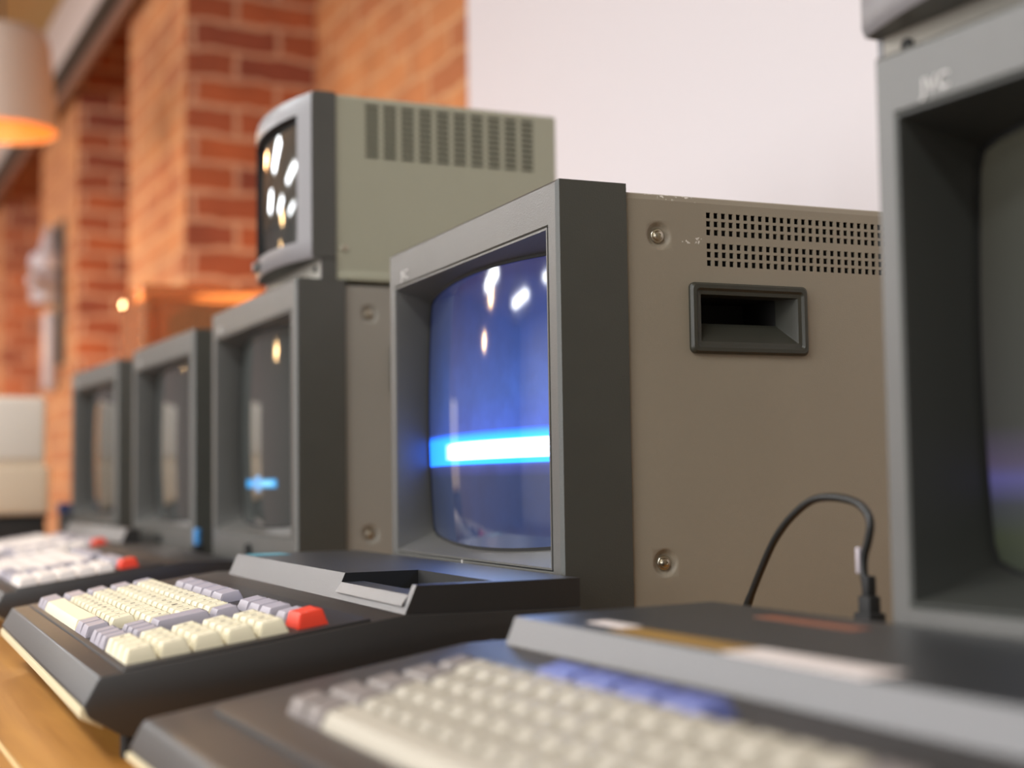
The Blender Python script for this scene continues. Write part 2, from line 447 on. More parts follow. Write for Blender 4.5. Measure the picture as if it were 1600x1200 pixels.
    bmesh.ops.translate(bm, verts=[v for v in r['geom'] if isinstance(v, bmesh.types.BMVert)], vec=(-.0014, 0, 0))
    # dimples for the screws
    for a, c in scr_pos:
        n = 32; rs = []
        sq = []
        for i in range(n):
            t = 2*math.pi*i/n; q = max(abs(math.cos(t)), abs(math.sin(t)))
            sq.append((SR*math.cos(t)/q, SR*math.sin(t)/q))
        rs.append([bm.verts.new((x1, a+p, c+q)) for p, q in sq])
        for rad, dx in ((.0100, 0.), (.0088, -.0006), (.0074, -.0022), (.0060, -.0030), (.0001, -.0032)):
            rs.append([bm.verts.new((x1+dx, a+rad*math.cos(2*math.pi*i/n), c+rad*math.sin(2*math.pi*i/n))) for i in range(n)])
        for P, Q in zip(rs, rs[1:]):
            for i in range(n): bm.faces.new((P[i], P[(i+1) % n], Q[(i+1) % n], Q[i]))
    # top, left, back, bottom sheets
    def quad(*p): bm.faces.new([bm.verts.new(q) for q in p])
    f0, f1 = DB-.004, DEEP
    quad((x1, f0, zt-cy), (x1, f1, zt-cy), (x1-.0012, f1, zt-.0015), (x1-.0012, f0, zt-.0015))
    quad((x1-.0012, f0, zt-.0015), (x1-.0012, f1, zt-.0015), (x1-cy, f1, zt), (x1-cy, f0, zt))
    quad((x1-cy, f0, zt), (x1-cy, f1, zt), (x0+cy, f1, zt), (x0+cy, f0, zt))
    quad((x0+cy, f0, zt), (x0+cy, f1, zt), (x0, f1, zt-cy), (x0, f0, zt-cy))
    quad((x0, f0, zt-cy), (x0, f1, zt-cy), (x0, f1, zb), (x0, f0, zb))
    quad((x0, f1, zb), (x1, f1, zb), (x1, f1, zt-cy), (x0, f1, zt-cy)); quad((x0, f1, zt-cy), (x1, f1, zt-cy), (x1-cy, f1, zt), (x0+cy, f1, zt))
    quad((x0, f0, zb), (x1, f0, zb), (x1, f1, zb), (x0, f1, zb))
    bmesh.ops.remove_doubles(bm, verts=bm.verts, dist=1e-6)
    body = obj('casing', bm, M['body'], root, sharp=30)
    bm = bmesh.new(); box(bm, x0+.012, x1-.012, DB, .095, .02, zt-.01); box(bm, x0+.012, x1-.012, .20, DEEP-.006, .02, zt-.01); box(bm, x0+.012, x1-.012, .095, .20, .286, zt-.01); box(bm, x0+.012, x1-.012, .095, .20, .02, .228); box(bm, x0+.012, x1-.06, .095, .20, .228, .286)
    obj('inner_chassis', bm, M['dark'], root)
    for a, c in scr_pos:
        bm = bmesh.new()
        lathe(bm, [(.0050, -.0032), (.0050, -.0022), (.0046, -.0018), (.0036, -.0016), (.0035, -.0006), (.0028, .0004), (.0013, .0009), (.0012, .0004), (.0001, .0004)], (x1, a, c), 'X', 20)
        obj('screw', bm, M['steel'], root, sharp=25)
    # carrying grip: moulded rim and a deep scooped pocket
    bm = bmesh.new(); yc, zc = (HY0+HY1)/2, (HZ0+HZ1)/2; hy, hz = (HY1-HY0)/2, (HZ1-HZ0)/2
    def rr(ins, x, rad, dy=0., dz=0., n=6):
        P = []; a, c = hy-ins, hz-ins
        for cx, cz, t0 in ((a-rad, c-rad, 0), (-a+rad, c-rad, 90), (-a+rad, -c+rad, 180), (a-rad, -c+rad, 270)):
            for i in range(n+1):
                t = math.radians(t0+90*i/n); P.append(bm.verts.new((x, yc+dy+cx+rad*math.cos(t), zc+dz+cz+rad*math.sin(t))))
        return P
    L = [rr(0, x1-.002, .004), rr(0, x1+.0022, .004), rr(.0015, x1+.0042, .004), rr(.004, x1+.0042, .003), rr(.0056, x1+.0026, .002), rr(.0082, x1+.0022, .001)]
    # pocket: floor and far wall slope in, ceiling and near wall go straight
    def pocket(x, ins_y0, ins_y1, ins_z0, ins_z1):
        y0_, y1_, z0_, z1_ = HY0+ins_y0, HY1-ins_y1, HZ0+ins_z0, HZ1-ins_z1; P = []; n = 6
        for cx, cz in ((y1_, z1_), (y0_, z1_), (y0_, z0_), (y1_, z0_)):
            for i in range(n+1): P.append(bm.verts.new((x, cx+1e-5*i, cz)))
        return P
    L += [pocket(x1-.014, .0083, .0165, .0225, .0083), pocket(x1-.052, .0083, .0195, .0240, .0083)]
    for P, Q in zip(L, L[1:]):
        for i in range(len(P)): bm.faces.new((P[i], P[(i+1) % len(P)], Q[(i+1) % len(P)], Q[i]))
    bm.faces.new(L[-1])
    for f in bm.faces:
        if f.calc_center_median().x < x1-.02: f.material_index = 1  # shade deep in the pocket, put in as a black material
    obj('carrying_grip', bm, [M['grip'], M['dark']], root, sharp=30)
    # maker's mark on the frame, top left
    me = text_mesh('JVC', .0110, .0002); me.materials.append(M['logo'])
    o = link('logo', me, root, (-.3045, -.0003, .3235), (math.radians(90), 0, 0)); o['label'] = 'pale maker lettering'
    o.scale = (1.05, 1, 1)
    for sx in (-W+.03, -.03):
        for sy in (.03, DEEP-.04):
            bm = bmesh.new(); box(bm, sx-.014, sx+.014, sy-.014, sy+.014, 0, .0165, .002); obj('foot', bm, M['rubber'], root)
    return root

main_mon = make_monitor()
own_material(kids(main_mon, 'screen')[0], 0, M['crt_blue'])
tag(main_mon, 'taupe monitor with charcoal frame showing a bright white-blue bar on a blue picture', 'monitor', 'monitors in a row on the table')
bm = bmesh.new(); box(bm, -.1785, -.1765, -.0004, .006, .0845, .0875)
tick = obj('centre_mark', bm, M['logo'], main_mon); tick['label'] = 'small white mark on the lower frame edge'
def mon_copy(loc, rz, s, screen, casing, label):
    o = copy_tree(main_mon, skip=('centre_mark',)); o.location = loc; o.rotation_euler = (0, 0, rz); o.scale = (s, s, s)
    own_material(kids(o, 'screen')[0], 0, screen); own_material(kids(o, 'casing')[0], 0, casing)
    o['label'] = label; return o
mon2 = mon_copy((-.5761, -.0241, 0), .0329, 1.0342, M['crt_bar'], M['body_grey'], 'grey monitor under the small monitor, dark screen with one short cyan bar')
mon3 = mon_copy((-1.028, -.0416, 0), .0693, 1.0156, M['crt_off'], M['body_grey'], 'unlit monitor standing second in the row from the brick end')
mon4 = mon_copy((-1.6062, -.0586, 0), .0924, 1.0381, M['crt_off'], M['body_grey'], 'unlit monitor farthest along the row, nearest the beige boxes')
mon0 = make_monitor(.016)
mon0.location = (.6405, .0480, 0); mon0.rotation_euler = (0, 0, .0562)
own_material(kids(mon0, 'screen')[0], 0, M['crt_dim']); own_material(kids(mon0, 'screen_surround')[0], 0, M['surround_shaded'])
tag(mon0, 'large blurred charcoal-framed monitor cut off by the picture edge, dim purple glow on its screen', 'monitor', 'monitors in a row on the table')

# ------------------------------------------------------------------ small nine-inch monitor
def make_small_monitor(fz0=.041):
    root = empty('small_crt_monitor')
    w, h, d, db, lip, bul = .218, .197, .2835, .0265, .021, .019
    fy = lambda x: -bul*(1-((x+w/2)/(w/2))**2)
    N = 24; xs = [-w+w*i/N for i in range(N+1)]
    # convex frame with a rectangular opening
    fx0, fx1, fz1 = -w+.026, -.026, .176
    xs = sorted(set(xs+[fx0, fx1])); zs = [lip, lip+.004, fz0, fz1, h-.006, h-.0015, h]
    bm = bmesh.new(); V = {}
    def off(j): return {0: .0022, 5: .0015, 6: .005}.get(j, 0.)
    for i, x in enumerate(xs):
        for j, z in enumerate(zs): V[i, j] = bm.verts.new((x, fy(x)+off(j)-.0, z))
    for i in range(len(xs)-1):
        for j in range(len(zs)-1):
            xm, zm = (xs[i]+xs[i+1])/2, (zs[j]+zs[j+1])/2
            if fx0 < xm < fx1 and fz0 < zm < fz1: continue
            bm.faces.new((V[i, j], V[i+1, j], V[i+1, j+1], V[i, j+1]))
    nx = len(xs)-1; B = {}
    for i, x in enumerate(xs):
        B[i, 1] = bm.verts.new((x, db, h)); B[i, 0] = bm.verts.new((x, db, lip))
    for i in range(nx):
        bm.faces.new((V[i, 6], V[i+1, 6], B[i+1, 1], B[i, 1])); bm.faces.new((V[i, 0], V[i+1, 0], B[i+1, 0], B[i, 0]))
    for i in (0, nx):
        bm.faces.new([V[i, j] for j in range(7)]+[B[i, 1], B[i, 0]])
    # reveal of the opening
    ins = [i for i, x in enumerate(xs) if fx0-1e-6 <= x <= fx1+1e-6]
    def rv(i, j): return bm.verts.new((xs[i]*.985-(w/2)*.015, fy(xs[i])+.007, zs[j]+(.003 if j == 2 else -.003)))
    R2 = {(i, j): rv(i, j) for i in ins for j in (2, 3)}
    for a, c in zip(ins, ins[1:]):
        for j in (2, 3): bm.faces.new((V[a, j], V[c, j], R2[c, j], R2[a, j])).material_index = 1
    for a in (ins[0], ins[-1]): bm.faces.new((V[a, 2], V[a, 3], R2[a, 3], R2[a, 2])).material_index = 1
    # the recessed side cheek down to the foot
    prism(bm, [(.010, 0), (.010, lip+.002), (db, lip+.002), (db, 0)], -.004, 0); prism(bm, [(.010, 0), (.010, lip+.002), (db, lip+.002), (db, 0)], -w, -w+.004)
    bmesh.ops.recalc_face_normals(bm, faces=bm.faces)
    for f in bm.faces:
        if f.material_index == 0 and f.normal.y < -.3: f.material_index = 2
    obj('bezel', bm, [M['bezel'], M['dark'], M['bezel_silver']], root, sharp=40)
    bm = bmesh.new(); NU, NV = 24, 14
    def sp(u, v): return (-w/2+.084*u, -bul*.9*(1-.62*u*u)+.0045+.003*v*v, (fz0+fz1)/2+((fz1-fz0)/2-.0003)*v)
    g = [[bm.verts.new(sp(-1+2*i/NU, -1+2*j/NV)) for j in range(NV+1)] for i in range(NU+1)]
    for i in range(NU):
        for j in range(NV): bm.faces.new((g[i][j], g[i+1][j], g[i+1][j+1], g[i][j+1]))
    obj('screen', bm, M['crt_off'], root, sharp=180)
    bm = bmesh.new(); box(bm, -w+.004, -.004, .010, .016, 0, lip+.002, .001)
    lp = obj('lower_panel', bm, M['body_grey'], root)
    for x in (-.018, -w+.022):
        bm = bmesh.new(); lathe(bm, [(.0038, .001), (.0038, -.0016), (.003, -.002), (.0001, -.002)], (x, .010, .012), 'Y', 14); obj('screw', bm, M['dark'], lp)
    bm = bmesh.new(); box(bm, -.108, -.052, .0085, .011, .002, .009, .0008); obj('port_strip', bm, M['dark'], lp)
    bm = bmesh.new(); box(bm, -.156, -.143, -.0225, -.006, lip+.0045, lip+.0155, .0012); obj('control_knob', bm, M['bezel'], root)
    # steel case with ten columns of slots
    ys = {db-.002, d}; zs = {.004, h-.004}
    cols = [(.0595+i*.02015, .0595+i*.02015+.0150) for i in range(10)]
    rows = [(.131+i*.0059, .131+i*.0059+.0036) for i in range(10)]
    for a, c in cols: ys |= {a, c}
    for a, c in rows: zs |= {a, c}
    ys = sorted(ys); zs = sorted(zs)
    hole = lambda y, z: any(a < y < c for a, c in cols) and any(a < z < c for a, c in rows)
    bm = bmesh.new(); x1, x0 = -.0015, -w+.0015
    holed_panel(bm, ys, zs, hole, x1)
    r = bmesh.ops.extrude_face_region(bm, geom=list(bm.faces))
    bmesh.ops.translate(bm, verts=[v for v in r['geom'] if isinstance(v, bmesh.types.BMVert)], vec=(-.001, 0, 0))
    def quad(*p): bm.faces.new([bm.verts.new(q) for q in p])
    f0, f1, zt = db-.002, d, h-.001
    quad((x1, f0, h-.004), (x1, f1, h-.004), (x1-.003, f1, zt), (x1-.003, f0, zt)); quad((x1-.003, f0, zt), (x1-.003, f1, zt), (x0+.003, f1, zt), (x0+.003, f0, zt))
    quad((x0+.003, f0, zt), (x0+.003, f1, zt), (x0, f1, h-.004), (x0, f0, h-.004)); quad((x0, f0, h-.004), (x0, f1, h-.004), (x0, f1, .004), (x0, f0, .004))
    quad((x0, f1, .004), (x1, f1, .004), (x1, f1, h-.004), (x0, f1, h-.004)); quad((x0, f0, .004), (x1, f0, .004), (x1, f1, .004), (x0, f1, .004))
    quad((x0, f1, h-.004), (x1, f1, h-.004), (x1-.003, f1, zt), (x0+.003, f1, zt))
    box(bm, x0+.004, x1+.0006, f0, f1-.01, 0., .0095, .001)
    bmesh.ops.remove_doubles(bm, verts=bm.verts, dist=1e-6)
    obj('casing', bm, M['body_green'], root)
    bm = bmesh.new(); box(bm, x0+.003, x1-.0045, db, d-.004, .012, h-.006); obj('inner_chassis', bm, M['slot_dark'], root)
    bm = bmesh.new(); lathe(bm, [(.0035, -.001), (.0035, .0008), (.0025, .0014), (.0001, .0014)], (x1, .036, .033), 'X', 14); obj('screw', bm, M['steel'], root)
    return root
top_mon = make_small_monitor()
top_mon.location = (-.5765, -.0065, .3578); top_mon.rotation_euler = (0, 0, .022)
tag(top_mon, 'small sage-grey monitor with slotted side sitting on top of the grey monitor', 'monitor', 'small monitors stacked on larger ones')
near_top = make_small_monitor(.0345)
near_top.location = (.483, .060, .346); near_top.rotation_euler = (0, 0, .066)
tag(near_top, 'small monitor on the nearest large monitor, only its lower front in view', 'monitor', 'small monitors stacked on larger ones')

# ------------------------------------------------------------------ keyboard computer
WC = .49; U = .0186
def key_mesh(name, u, dep, mat, legend=None, hgt=.0105):
    w2, d2 = u/2-.0007, dep/2-.0006
    tw, td = w2-.0025, d2-.0029
    bm = bmesh.new()
    lv = [(w2, d2, 0, 0.), (w2-.0003, d2-.0003, .0015, 0.), (tw+.0007, td+.0007, hgt-.0008, .0006), (tw, td, hgt, .0006)]
    rings = []
    for a, b, z, sh in lv:
        rings.append([bm.verts.new(p) for p in ((-a, -b+sh, z), (a, -b+sh, z), (a, b+sh, z+(.0008 if z > .005 else 0)), (-a, b+sh, z+(.0008 if z > .005 else 0)))])
    for P, Q in zip(rings, rings[1:]):
        for i in range(4): bm.faces.new((P[i], P[(i+1) % 4], Q[(i+1) % 4], Q[i]))
    T = rings[-1]; n = 4                                # scooped top
    g = []
    for i in range(n+1):
        row = []
        for j in range(3):
            a, c = i/n, j/2
            p = T[0].co*(1-a)*(1-c)+T[1].co*a*(1-c)+T[2].co*a*c+T[3].co*(1-a)*c
            p = p.copy(); p.z -= .0006*(1-(2*a-1)**2) if 0 < i < n else 0
            row.append(bm.verts.new(p))
        g.append(row)
    for i in range(n):
        for j in range(2): bm.faces.new((g[i][j], g[i+1][j], g[i+1][j+1], g[i][j+1]))
    bmesh.ops.remove_doubles(bm, verts=bm.verts, dist=1e-6)
    bmesh.ops.bevel(bm, geom=[e for e in bm.edges if abs(e.verts[0].co.z-e.verts[1].co.z) > .003], offset=.0007, segments=2, affect='EDGES')
    me = mesh_of(name, bm, [mat, M['legend']], 40)
    if legend:
        t = text_mesh(legend, .0046, .00008)
        b2 = bmesh.new(); b2.from_mesh(me); k = len(b2.faces); n0 = len(b2.verts)
        b2.from_mesh(t); b2.verts.ensure_lookup_table(); b2.faces.ensure_lookup_table()
        for v in b2.verts[n0:]: v.co += Vector((-tw*.25, td*.15, hgt+.0002))
        for f in b2.faces[k:]: f.material_index = 1
        b2.to_mesh(me); b2.free(); bpy.data.meshes.remove(t)
    return me
SLOPE = (.0697-.0455)/(.183-.009); TILT = math.atan(SLOPE)
def deck_z(y): return .0455+(y-.009)*SLOPE
KEYS = {}
def make_computer(bottom=.008, rear=.299, raised=.183, housing=True, left=.046, bay=True, plate=(.012, .0213), kx=.045, ky=.0336, pitch=.0186, fy=.1317, main=None, frow=None, mods=None, pad=True, edge=.0012):
    main = main or M['cream']; frow = frow or M['lavender']
    root = empty('keyboard_computer')
    bm = bmesh.new(); zr = deck_z(.183)
    prof = [(.0035, bottom+.0165), (.0008, .031), (.009, .0455)]
    prof += [(raised, deck_z(raised)), (rear, deck_z(raised)-.001)] if rear > raised+.02 else [(rear, deck_z(min(rear, .19)))]
    prof += [(rear, bottom), (.046, bottom), (.021, bottom+.0055)]
    prism(bm, prof, -WC, 0, edge)
    obj('case', bm, M['case'], root)
    bm = bmesh.new(); q = bottom-.008
    prism(bm, [(-.0003, .0236+q), (-.0003, .0292+q*.4), (.004, .0292+q*.4), (.012, .0205+q), (.012, .0172+q)], -WC+.004, -.004, .0006)
    s = obj('base_strip', bm, M['strip'], root); s['label'] = 'cream strip along the lower front edge'
    # key plate: raised panel with rounded rim, laid on the sloping deck
    bm = bmesh.new(); y0, y1 = plate[1], fy+.0305; k = .0016 if pad else .0034
    prism(bm, [(y0, deck_z(y0)-.001), (y0, deck_z(y0)+k), (y1, deck_z(y1)+k), (y1, deck_z(y1)-.001)], -WC+plate[0], -.0068, .0008 if pad else .0016)
    prism(bm, [(y0, deck_z(y0)-.001), (y0+.001, deck_z(y0)+k+.0002), (y1, deck_z(y1)+k+.0002), (y1+.001, deck_z(y1)-.001)], -.0052, -.0022, .0007)
    obj('key_plate', bm, M['case'], root)
    if housing:                                        # raised rear section, a sunken cartridge bay at its right
        bm = bmesh.new(); xL = -WC+left; sx0, sx1 = (-.138, -.008); top = .0865; zb = deck_z(raised)-.0025
        fr = lambda z: raised+(z-.0697)*(.0075/.0168)
        def slab(x0, x1, zt, y1=rear-.0005):
            prism(bm, [(fr(zb), zb), (fr(zt), zt), (y1, zt), (y1, zb)], x0, x1)
        if bay:
            slab(xL, sx0, top); slab(sx1, -.0012, top)
            ym = raised+.060
            prism(bm, [(ym, zb), (ym, top), (rear-.0005, top), (rear-.0005, zb)], sx0, sx1)
            slab(sx0, sx1, .0745, ym+.0002)
            prism(bm, [(fr(.07), .0742), (fr(.0805), .0805), (raised+.0205, .0805), (raised+.0205, .0742)], sx0, sx1)
        else: slab(xL, -.0012, top)
        bmesh.ops.recalc_face_normals(bm, faces=bm.faces)
        for f in bm.faces:
            nrm = f.normal
            c = f.calc_center_median()
            f.material_index = 0 if nrm.y < -.5 and c.y < raised+.017 else (1 if nrm.z > .5 else 2)
            if bay and ((abs(c.y-raised-.06) < .001 and nrm.y < -.5) or (abs(c.x-sx0) < 1e-4 and abs(nrm.x) > .5)): f.material_index = 3
        obj('rear_housing', bm, [M['slope'], M['gloss'], M['case'], M['dark']], root, sharp=20)
    for fx in (-.010, -WC+.05):
        for fy_ in (.0265, rear-.025):
            if fy_ < .1 and bottom > .01: continue
            bm = bmesh.new(); r_ = .0042 if fy_ < .1 else .008
            z0 = 0 if bottom < .01 else .0115-.0141*fy_
            lathe(bm, [(r_, z0), (r_+.0006, z0+.001), (r_+.0006, bottom+(.007 if fy_ < .1 else .001))], (fx-(.03 if fy_ > .1 and fx > -.1 else 0), fy_, 0), 'Z', 16, cap0=True, cap1=True)
            obj('foot', bm, M['rubber'], root)
    def key(x0, units, y, mat, legend=None, dep=pitch, hgt=.0068):
        ck = (round(units, 4), mat.name, legend, round(dep, 4), hgt)
        if ck not in KEYS: KEYS[ck] = key_mesh('key', units, dep, mat, legend, hgt)
        return link('key', KEYS[ck], root, (x0+units/2, y, deck_z(y)+(.0017 if pad else .0035)), (TILT, 0, 0))
    yr = [ky+pitch*i for i in range(5)]; X0 = -WC+kx
    C, L = main, mods or M['lavender']
    UM = .0198
    rows = [[(1.2, L, 0), (1.2, L, 0), (9., C, ''), (1.3, L, 0), (1.3, L, 0)],
            [(2.2, L, 0)]+[(1, C, c) for c in 'ZXCVBNM<>?_'],
            [(1.7, L, 0)]+[(1, C, c) for c in 'ASDFGHJKL:;+*'],
            [(1.7, L, 0)]+[(1, C, c) for c in 'QWERTYUIOP@[]'],
            [(1, L, 0)]+[(1, C, c) for c in '1234567890-^=~']+[(1.2, L, 0)]]
    for y, row in zip(yr, rows):
        x = X0
        for u, m, c in row: key(x, u*UM, y, m, c or None); x += u*UM
    key(X0+14.7*UM+.0003, 1.45*UM, (yr[2]+yr[3])/2, L, dep=2*pitch)     # tall return key
    if pad:
        for i in range(3):
            for j in range(2): key(-.1500+i*U, U, yr[j], L)
        pads = ['0,.=', '123+', '456-', '789*', 'CE%/']
        for j in range(5):
            for i in range(4): key(-.0868+i*U, U, yr[j], C, pads[j][i], hgt=.0076)
    dx = kx-.045
    for i in range(5 if pad else 4): key(-.382+dx+i*.0333, .0333, fy, frow, hgt=.0064)
    if pad:
        for i in range(3): key(-.168+i*.0285, .0285, fy, L, hgt=.0064)
        key(-.0715, .0225, fy, L, hgt=.0064)
        k = key(-.0440, .0300, fy, M['red'], dep=.0196, hgt=.0085); k['label'] = 'red key'
    return root
GRP = 'keyboard computers in front of the monitors'
pc = make_computer()
pc.location = (.0455, -.305, 0); pc.rotation_euler = (0, 0, .018)
tag(pc, 'black keyboard computer in sharp focus with cream keys, cartridge bay and one red key', 'computer', GRP)
bm = bmesh.new(); box(bm, -.436, -.40, .196, .226, .0863, .0868); st = obj('sticker', bm, M['label_teal'], pc); st['label'] = 'small teal sticker'
pc0 = make_computer(bottom=.0125, rear=.3095, raised=.1807, left=.0497, bay=False, plate=(.0293, .036), kx=.085, ky=.0635, pitch=.0180, fy=.1550, frow=M['slate_key'], main=M['grey_cream'], mods=M['taupe_key'], pad=False, edge=.0032)
c_, s_ = math.cos(.0482), math.sin(.0482)
pc0.location = (.1226+WC*c_, -.2935+WC*s_, -.0115); pc0.rotation_euler = (.0141, 0, .0482)
tag(pc0, 'nearest blurred black keyboard computer with coloured stickers on its rear top', 'computer', GRP)
def sticker(x0, x1, y0, y1, m, lab):
    bm = bmesh.new(); box(bm, x0-WC, x1-WC, y0, y1, .0863, .0868, .0001, 1); o = obj('sticker', bm, m, pc0); o['label'] = lab
sticker(.232, .318, .1895, .2095, M['label_white'], 'white sticker')
sticker(.136, .230, .1935, .2095, M['label_yellow'], 'mustard yellow sticker')
sticker(.098, .132, .2030, .2140, M['label_white'], 'small white sticker')
sticker(.131, .206, .2780, .2890, M['label_orange'], 'rust orange sticker')
pcA = make_computer(rear=.243, housing=False, main=M['white_key'])
pcA.location = (-.625, -.309, 0); pcA.rotation_euler = (0, 0, .035)
tag(pcA, 'flat white-keyed keyboard computer just behind the sharp one, without a raised rear', 'computer', GRP)
pcB = make_computer(rear=.184, raised=.158, bay=False, main=M['white_key'])
pcB.location = (-1.205, -.262, 0); pcB.rotation_euler = (0, 0, .07)
tag(pcB, 'white-keyed keyboard computer farthest along the table, beside the beige boxes', 'computer', GRP)

# ------------------------------------------------------------------ cable behind the nearest computer
cab = empty('plug_cable', (.205, .085, 0))
cx, cy_ = .205, .085
pts = [(.036, .10, .004), (.060, .092, .018), (.0735, .085, .047), (.0905, .083, .0716), (.1174, .081, .1037), (.1345, .08, .1185), (.1513, .08, .1288), (.1652, .08, .1342), (.1792, .08, .1356), (.1935, .08, .1348), (.205, .08, .1325), (.2130, .08, .1275), (.2154, .08, .1211), (.2130, .08, .1125), (.2092, .08, .1039), (.2085, .08, .096), (.2100, .08, .088)]
bm = bmesh.new(); sp_ = smooth_path([(x-cx, y-cy_, z) for x, y, z in pts], 6)
tube(bm, sp_, [.0023 if i > 18 else .0027 for i in range(len(sp_))], 10); obj('cord', bm, M['cable'], cab, sharp=60)
bm = bmesh.new()
box(bm, .0025, .0125, -.009, -.001, .055, .0835, .0012)
box(bm, .0005, .0145, -.0105, .0005, .055, .0745, .001)
box(bm, .0045, .0105, -.008, -.002, .083, .094, .0012)
box(bm, -.002, .017, -.013, .003, 0, .056, .002)
obj('plug', bm, M['rubber'], cab)
bm = bmesh.new(); box(bm, .0006, .0036, -.0082, -.0040, .095, .109, .0006); o = obj('tie', bm, M['fixture'], cab); o['label'] = 'pale tie on the cord'
tag(cab, 'thin black cable looping up beside the main monitor down to a black plug', 'cable')

# ------------------------------------------------------------------ small things along the row
b = empty('storage_box', (-2.02, -.124, .188), ROOM)
def beige_box(name, root, x, y0, y1, z0, z1, m, groove):
    bm = bmesh.new(); box(bm, x-.30, x, y0, y1, z0, z1, .010, 3); obj('shell', bm, m, root)
    bm = bmesh.new(); box(bm, x-.29, x-.006, y0+.006, y1-.004, z0-.007, z0+.003); obj('base', bm, groove, root)
b.name = 'disk_drive_unit'
beige_box('u', b, 0, -.30, -.007, .007, .131, M['beige_white'], M['beige'])
tag(b, 'off-white boxy unit stacked on the cream one at the far end of the table', 'computer unit', 'beige units stacked at the end of the table')
b2 = empty('disk_drive_unit', (-2.02, -.124, .086), ROOM)
beige_box('l', b2, 0, -.30, 0, .007, .102, M['beige'], M['dark'])
tag(b2, 'cream boxy unit underneath the off-white one at the far end of the table', 'computer unit', 'beige units stacked at the end of the table')
b3 = empty('equipment_case', (-2.03, -.128, 0), ROOM)
bm = bmesh.new(); box(bm, -.31, 0, -.31, -.002, .006, .086, .004); obj('shell', bm, M['case'], b3)
for px in (-.29, -.02):
    for py in (-.28, -.03):
        bm = bmesh.new(); lathe(bm, [(.009, 0), (.009, .007)], (px, py, 0), 'Z', 12, cap0=True, cap1=True); obj('foot', bm, M['rubber'], b3)
tag(b3, 'low dark case that carries the two stacked beige units', 'equipment case')

nv = empty('connector_plug', (-1.985, -.098, 0), ROOM)
bm = bmesh.new(); box(bm, -.02, .02, -.012, .016, .0, .098, .004); obj('housing', bm, M['steel_leg'], nv)
bm = bmesh.new(); box(bm, -.018, .018, -.016, .014, .096, .116, .005); obj('cap', bm, M['navy'], nv)
tag(nv, 'small navy-topped block between the beige units and the farthest monitor', 'connector')
bl = empty('connector_plug', (-.975, -.046, 0), 0)
bm = bmesh.new(); box(bm, -.008, .008, -.007, .007, 0, .072, .002); obj('housing', bm, M['rubber'], bl)
bm = bmesh.new(); lathe(bm, [(.0040, .071), (.0046, .074), (.0046, .090), (.003, .092)], (0, 0, 0), 'Z', 14, cap0=True, cap1=True); obj('cap', bm, M['sky_blue'], bl)
tag(bl, 'small bright blue plug standing in the gap left of the grey monitor', 'connector')

# amber tinted cover box on the farthest monitor
cb = empty('tinted_display_case', (-1.66, -.005, .3592), .06)
bm = bmesh.new(); x0, x1, y0, y1 = -.20, -.02, .0, .30
box(bm, x0, x1, y0, y1, .110, .140, .006, 3); lid = obj('lid', bm, M['amber'], cb); lid['label'] = 'thick amber lid'
bm = bmesh.new(); t = .004
box(bm, x1-t, x1, y0, y1, .006, .110); box(bm, x0, x0+t, y0, y1, .006, .110); box(bm, x0+t, x1-t, y0, y0+t, .006, .110); box(bm, x0+t, x1-t, y1-t, y1, .006, .110)
lathe(bm, [(.012, .006), (.012, .110)], (x1-.002, y0+.010, 0), 'Z', 20)
obj('side_panels', bm, M['amber'], cb)
bm = bmesh.new(); box(bm, x0+.01, x1-.012, .085, .145, .006, .104, .004); box(bm, x0+.01, x1-.012, .18, .28, .006, .104, .004)
box(bm, x0, x1, y0, y1, 0, .0062); obj('contents', bm, M['dark'], cb)
tag(cb, 'amber tinted clear case with dark contents on top of the farthest monitor', 'display case')

# ------------------------------------------------------------------ table
tb = empty('table', (0, 0, 0), ROOM)
bm = bmesh.new(); box(bm, -2.74, 1.7, -.3362, .70, -.040, 0, .001); obj('tabletop', bm, M['table'], tb)
bm = bmesh.new(); box(bm, -2.74, 1.7, -.3385, -.3360, -.0012, .0004, .0004); o = obj('edge_highlight', bm, M['table_edge_highlight'], tb); o['label'] = 'painted highlight along the front edge'
for lx in (-2.6, -.6, 1.5):
    for ly in (-.24, .6):
        bm = bmesh.new(); box(bm, lx-.03, lx+.03, ly-.03, ly+.03, -.74, -.039, .003); obj('leg', bm, M['steel_leg'], tb)
tag(tb, 'long golden oak table carrying the monitors and keyboards', 'table')

# ------------------------------------------------------------------ the room
def uvbox(x0, x1, y0, y1, z0, z1):
    bm = bmesh.new(); box(bm, x0, x1, y0, y1, z0, z1); bmesh.ops.recalc_face_normals(bm, faces=bm.faces)
    uv = bm.loops.layers.uv.new('UVMap')
    for f in bm.faces:
        for l in f.loops:
            c = l.vert.co
            l[uv].uv = (c.y, c.z) if abs(f.normal.x) > .5 else ((c.x, c.z) if abs(f.normal.y) > .5 else (c.x, c.y))
        f.material_index = 1 if abs(f.normal.y) > .5 else 0  # y-facing sides get the brick with painted lamplight
    return bm
FZ, CZ = -.74, 1.86
BR = [M['brick'], M['brick_warm_lit']]
struct('wall_back', uvbox(-9.6, 3.6, .784, .98, FZ, CZ), BR, 'brick wall behind the row of monitors, warm lamplight painted in')
for i, (a, c) in enumerate(((-3.48, -2.78), (-5.22, -4.38), (-7.6, -6.5))):
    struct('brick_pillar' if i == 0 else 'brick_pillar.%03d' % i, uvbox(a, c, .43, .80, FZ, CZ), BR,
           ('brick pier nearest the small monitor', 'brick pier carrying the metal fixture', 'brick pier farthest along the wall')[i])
struct('wall_far', uvbox(-9.8, -9.6, -6.2, .98, FZ, CZ), [M['dim_wall'], M['dim_wall']], 'dim end wall far down the room')
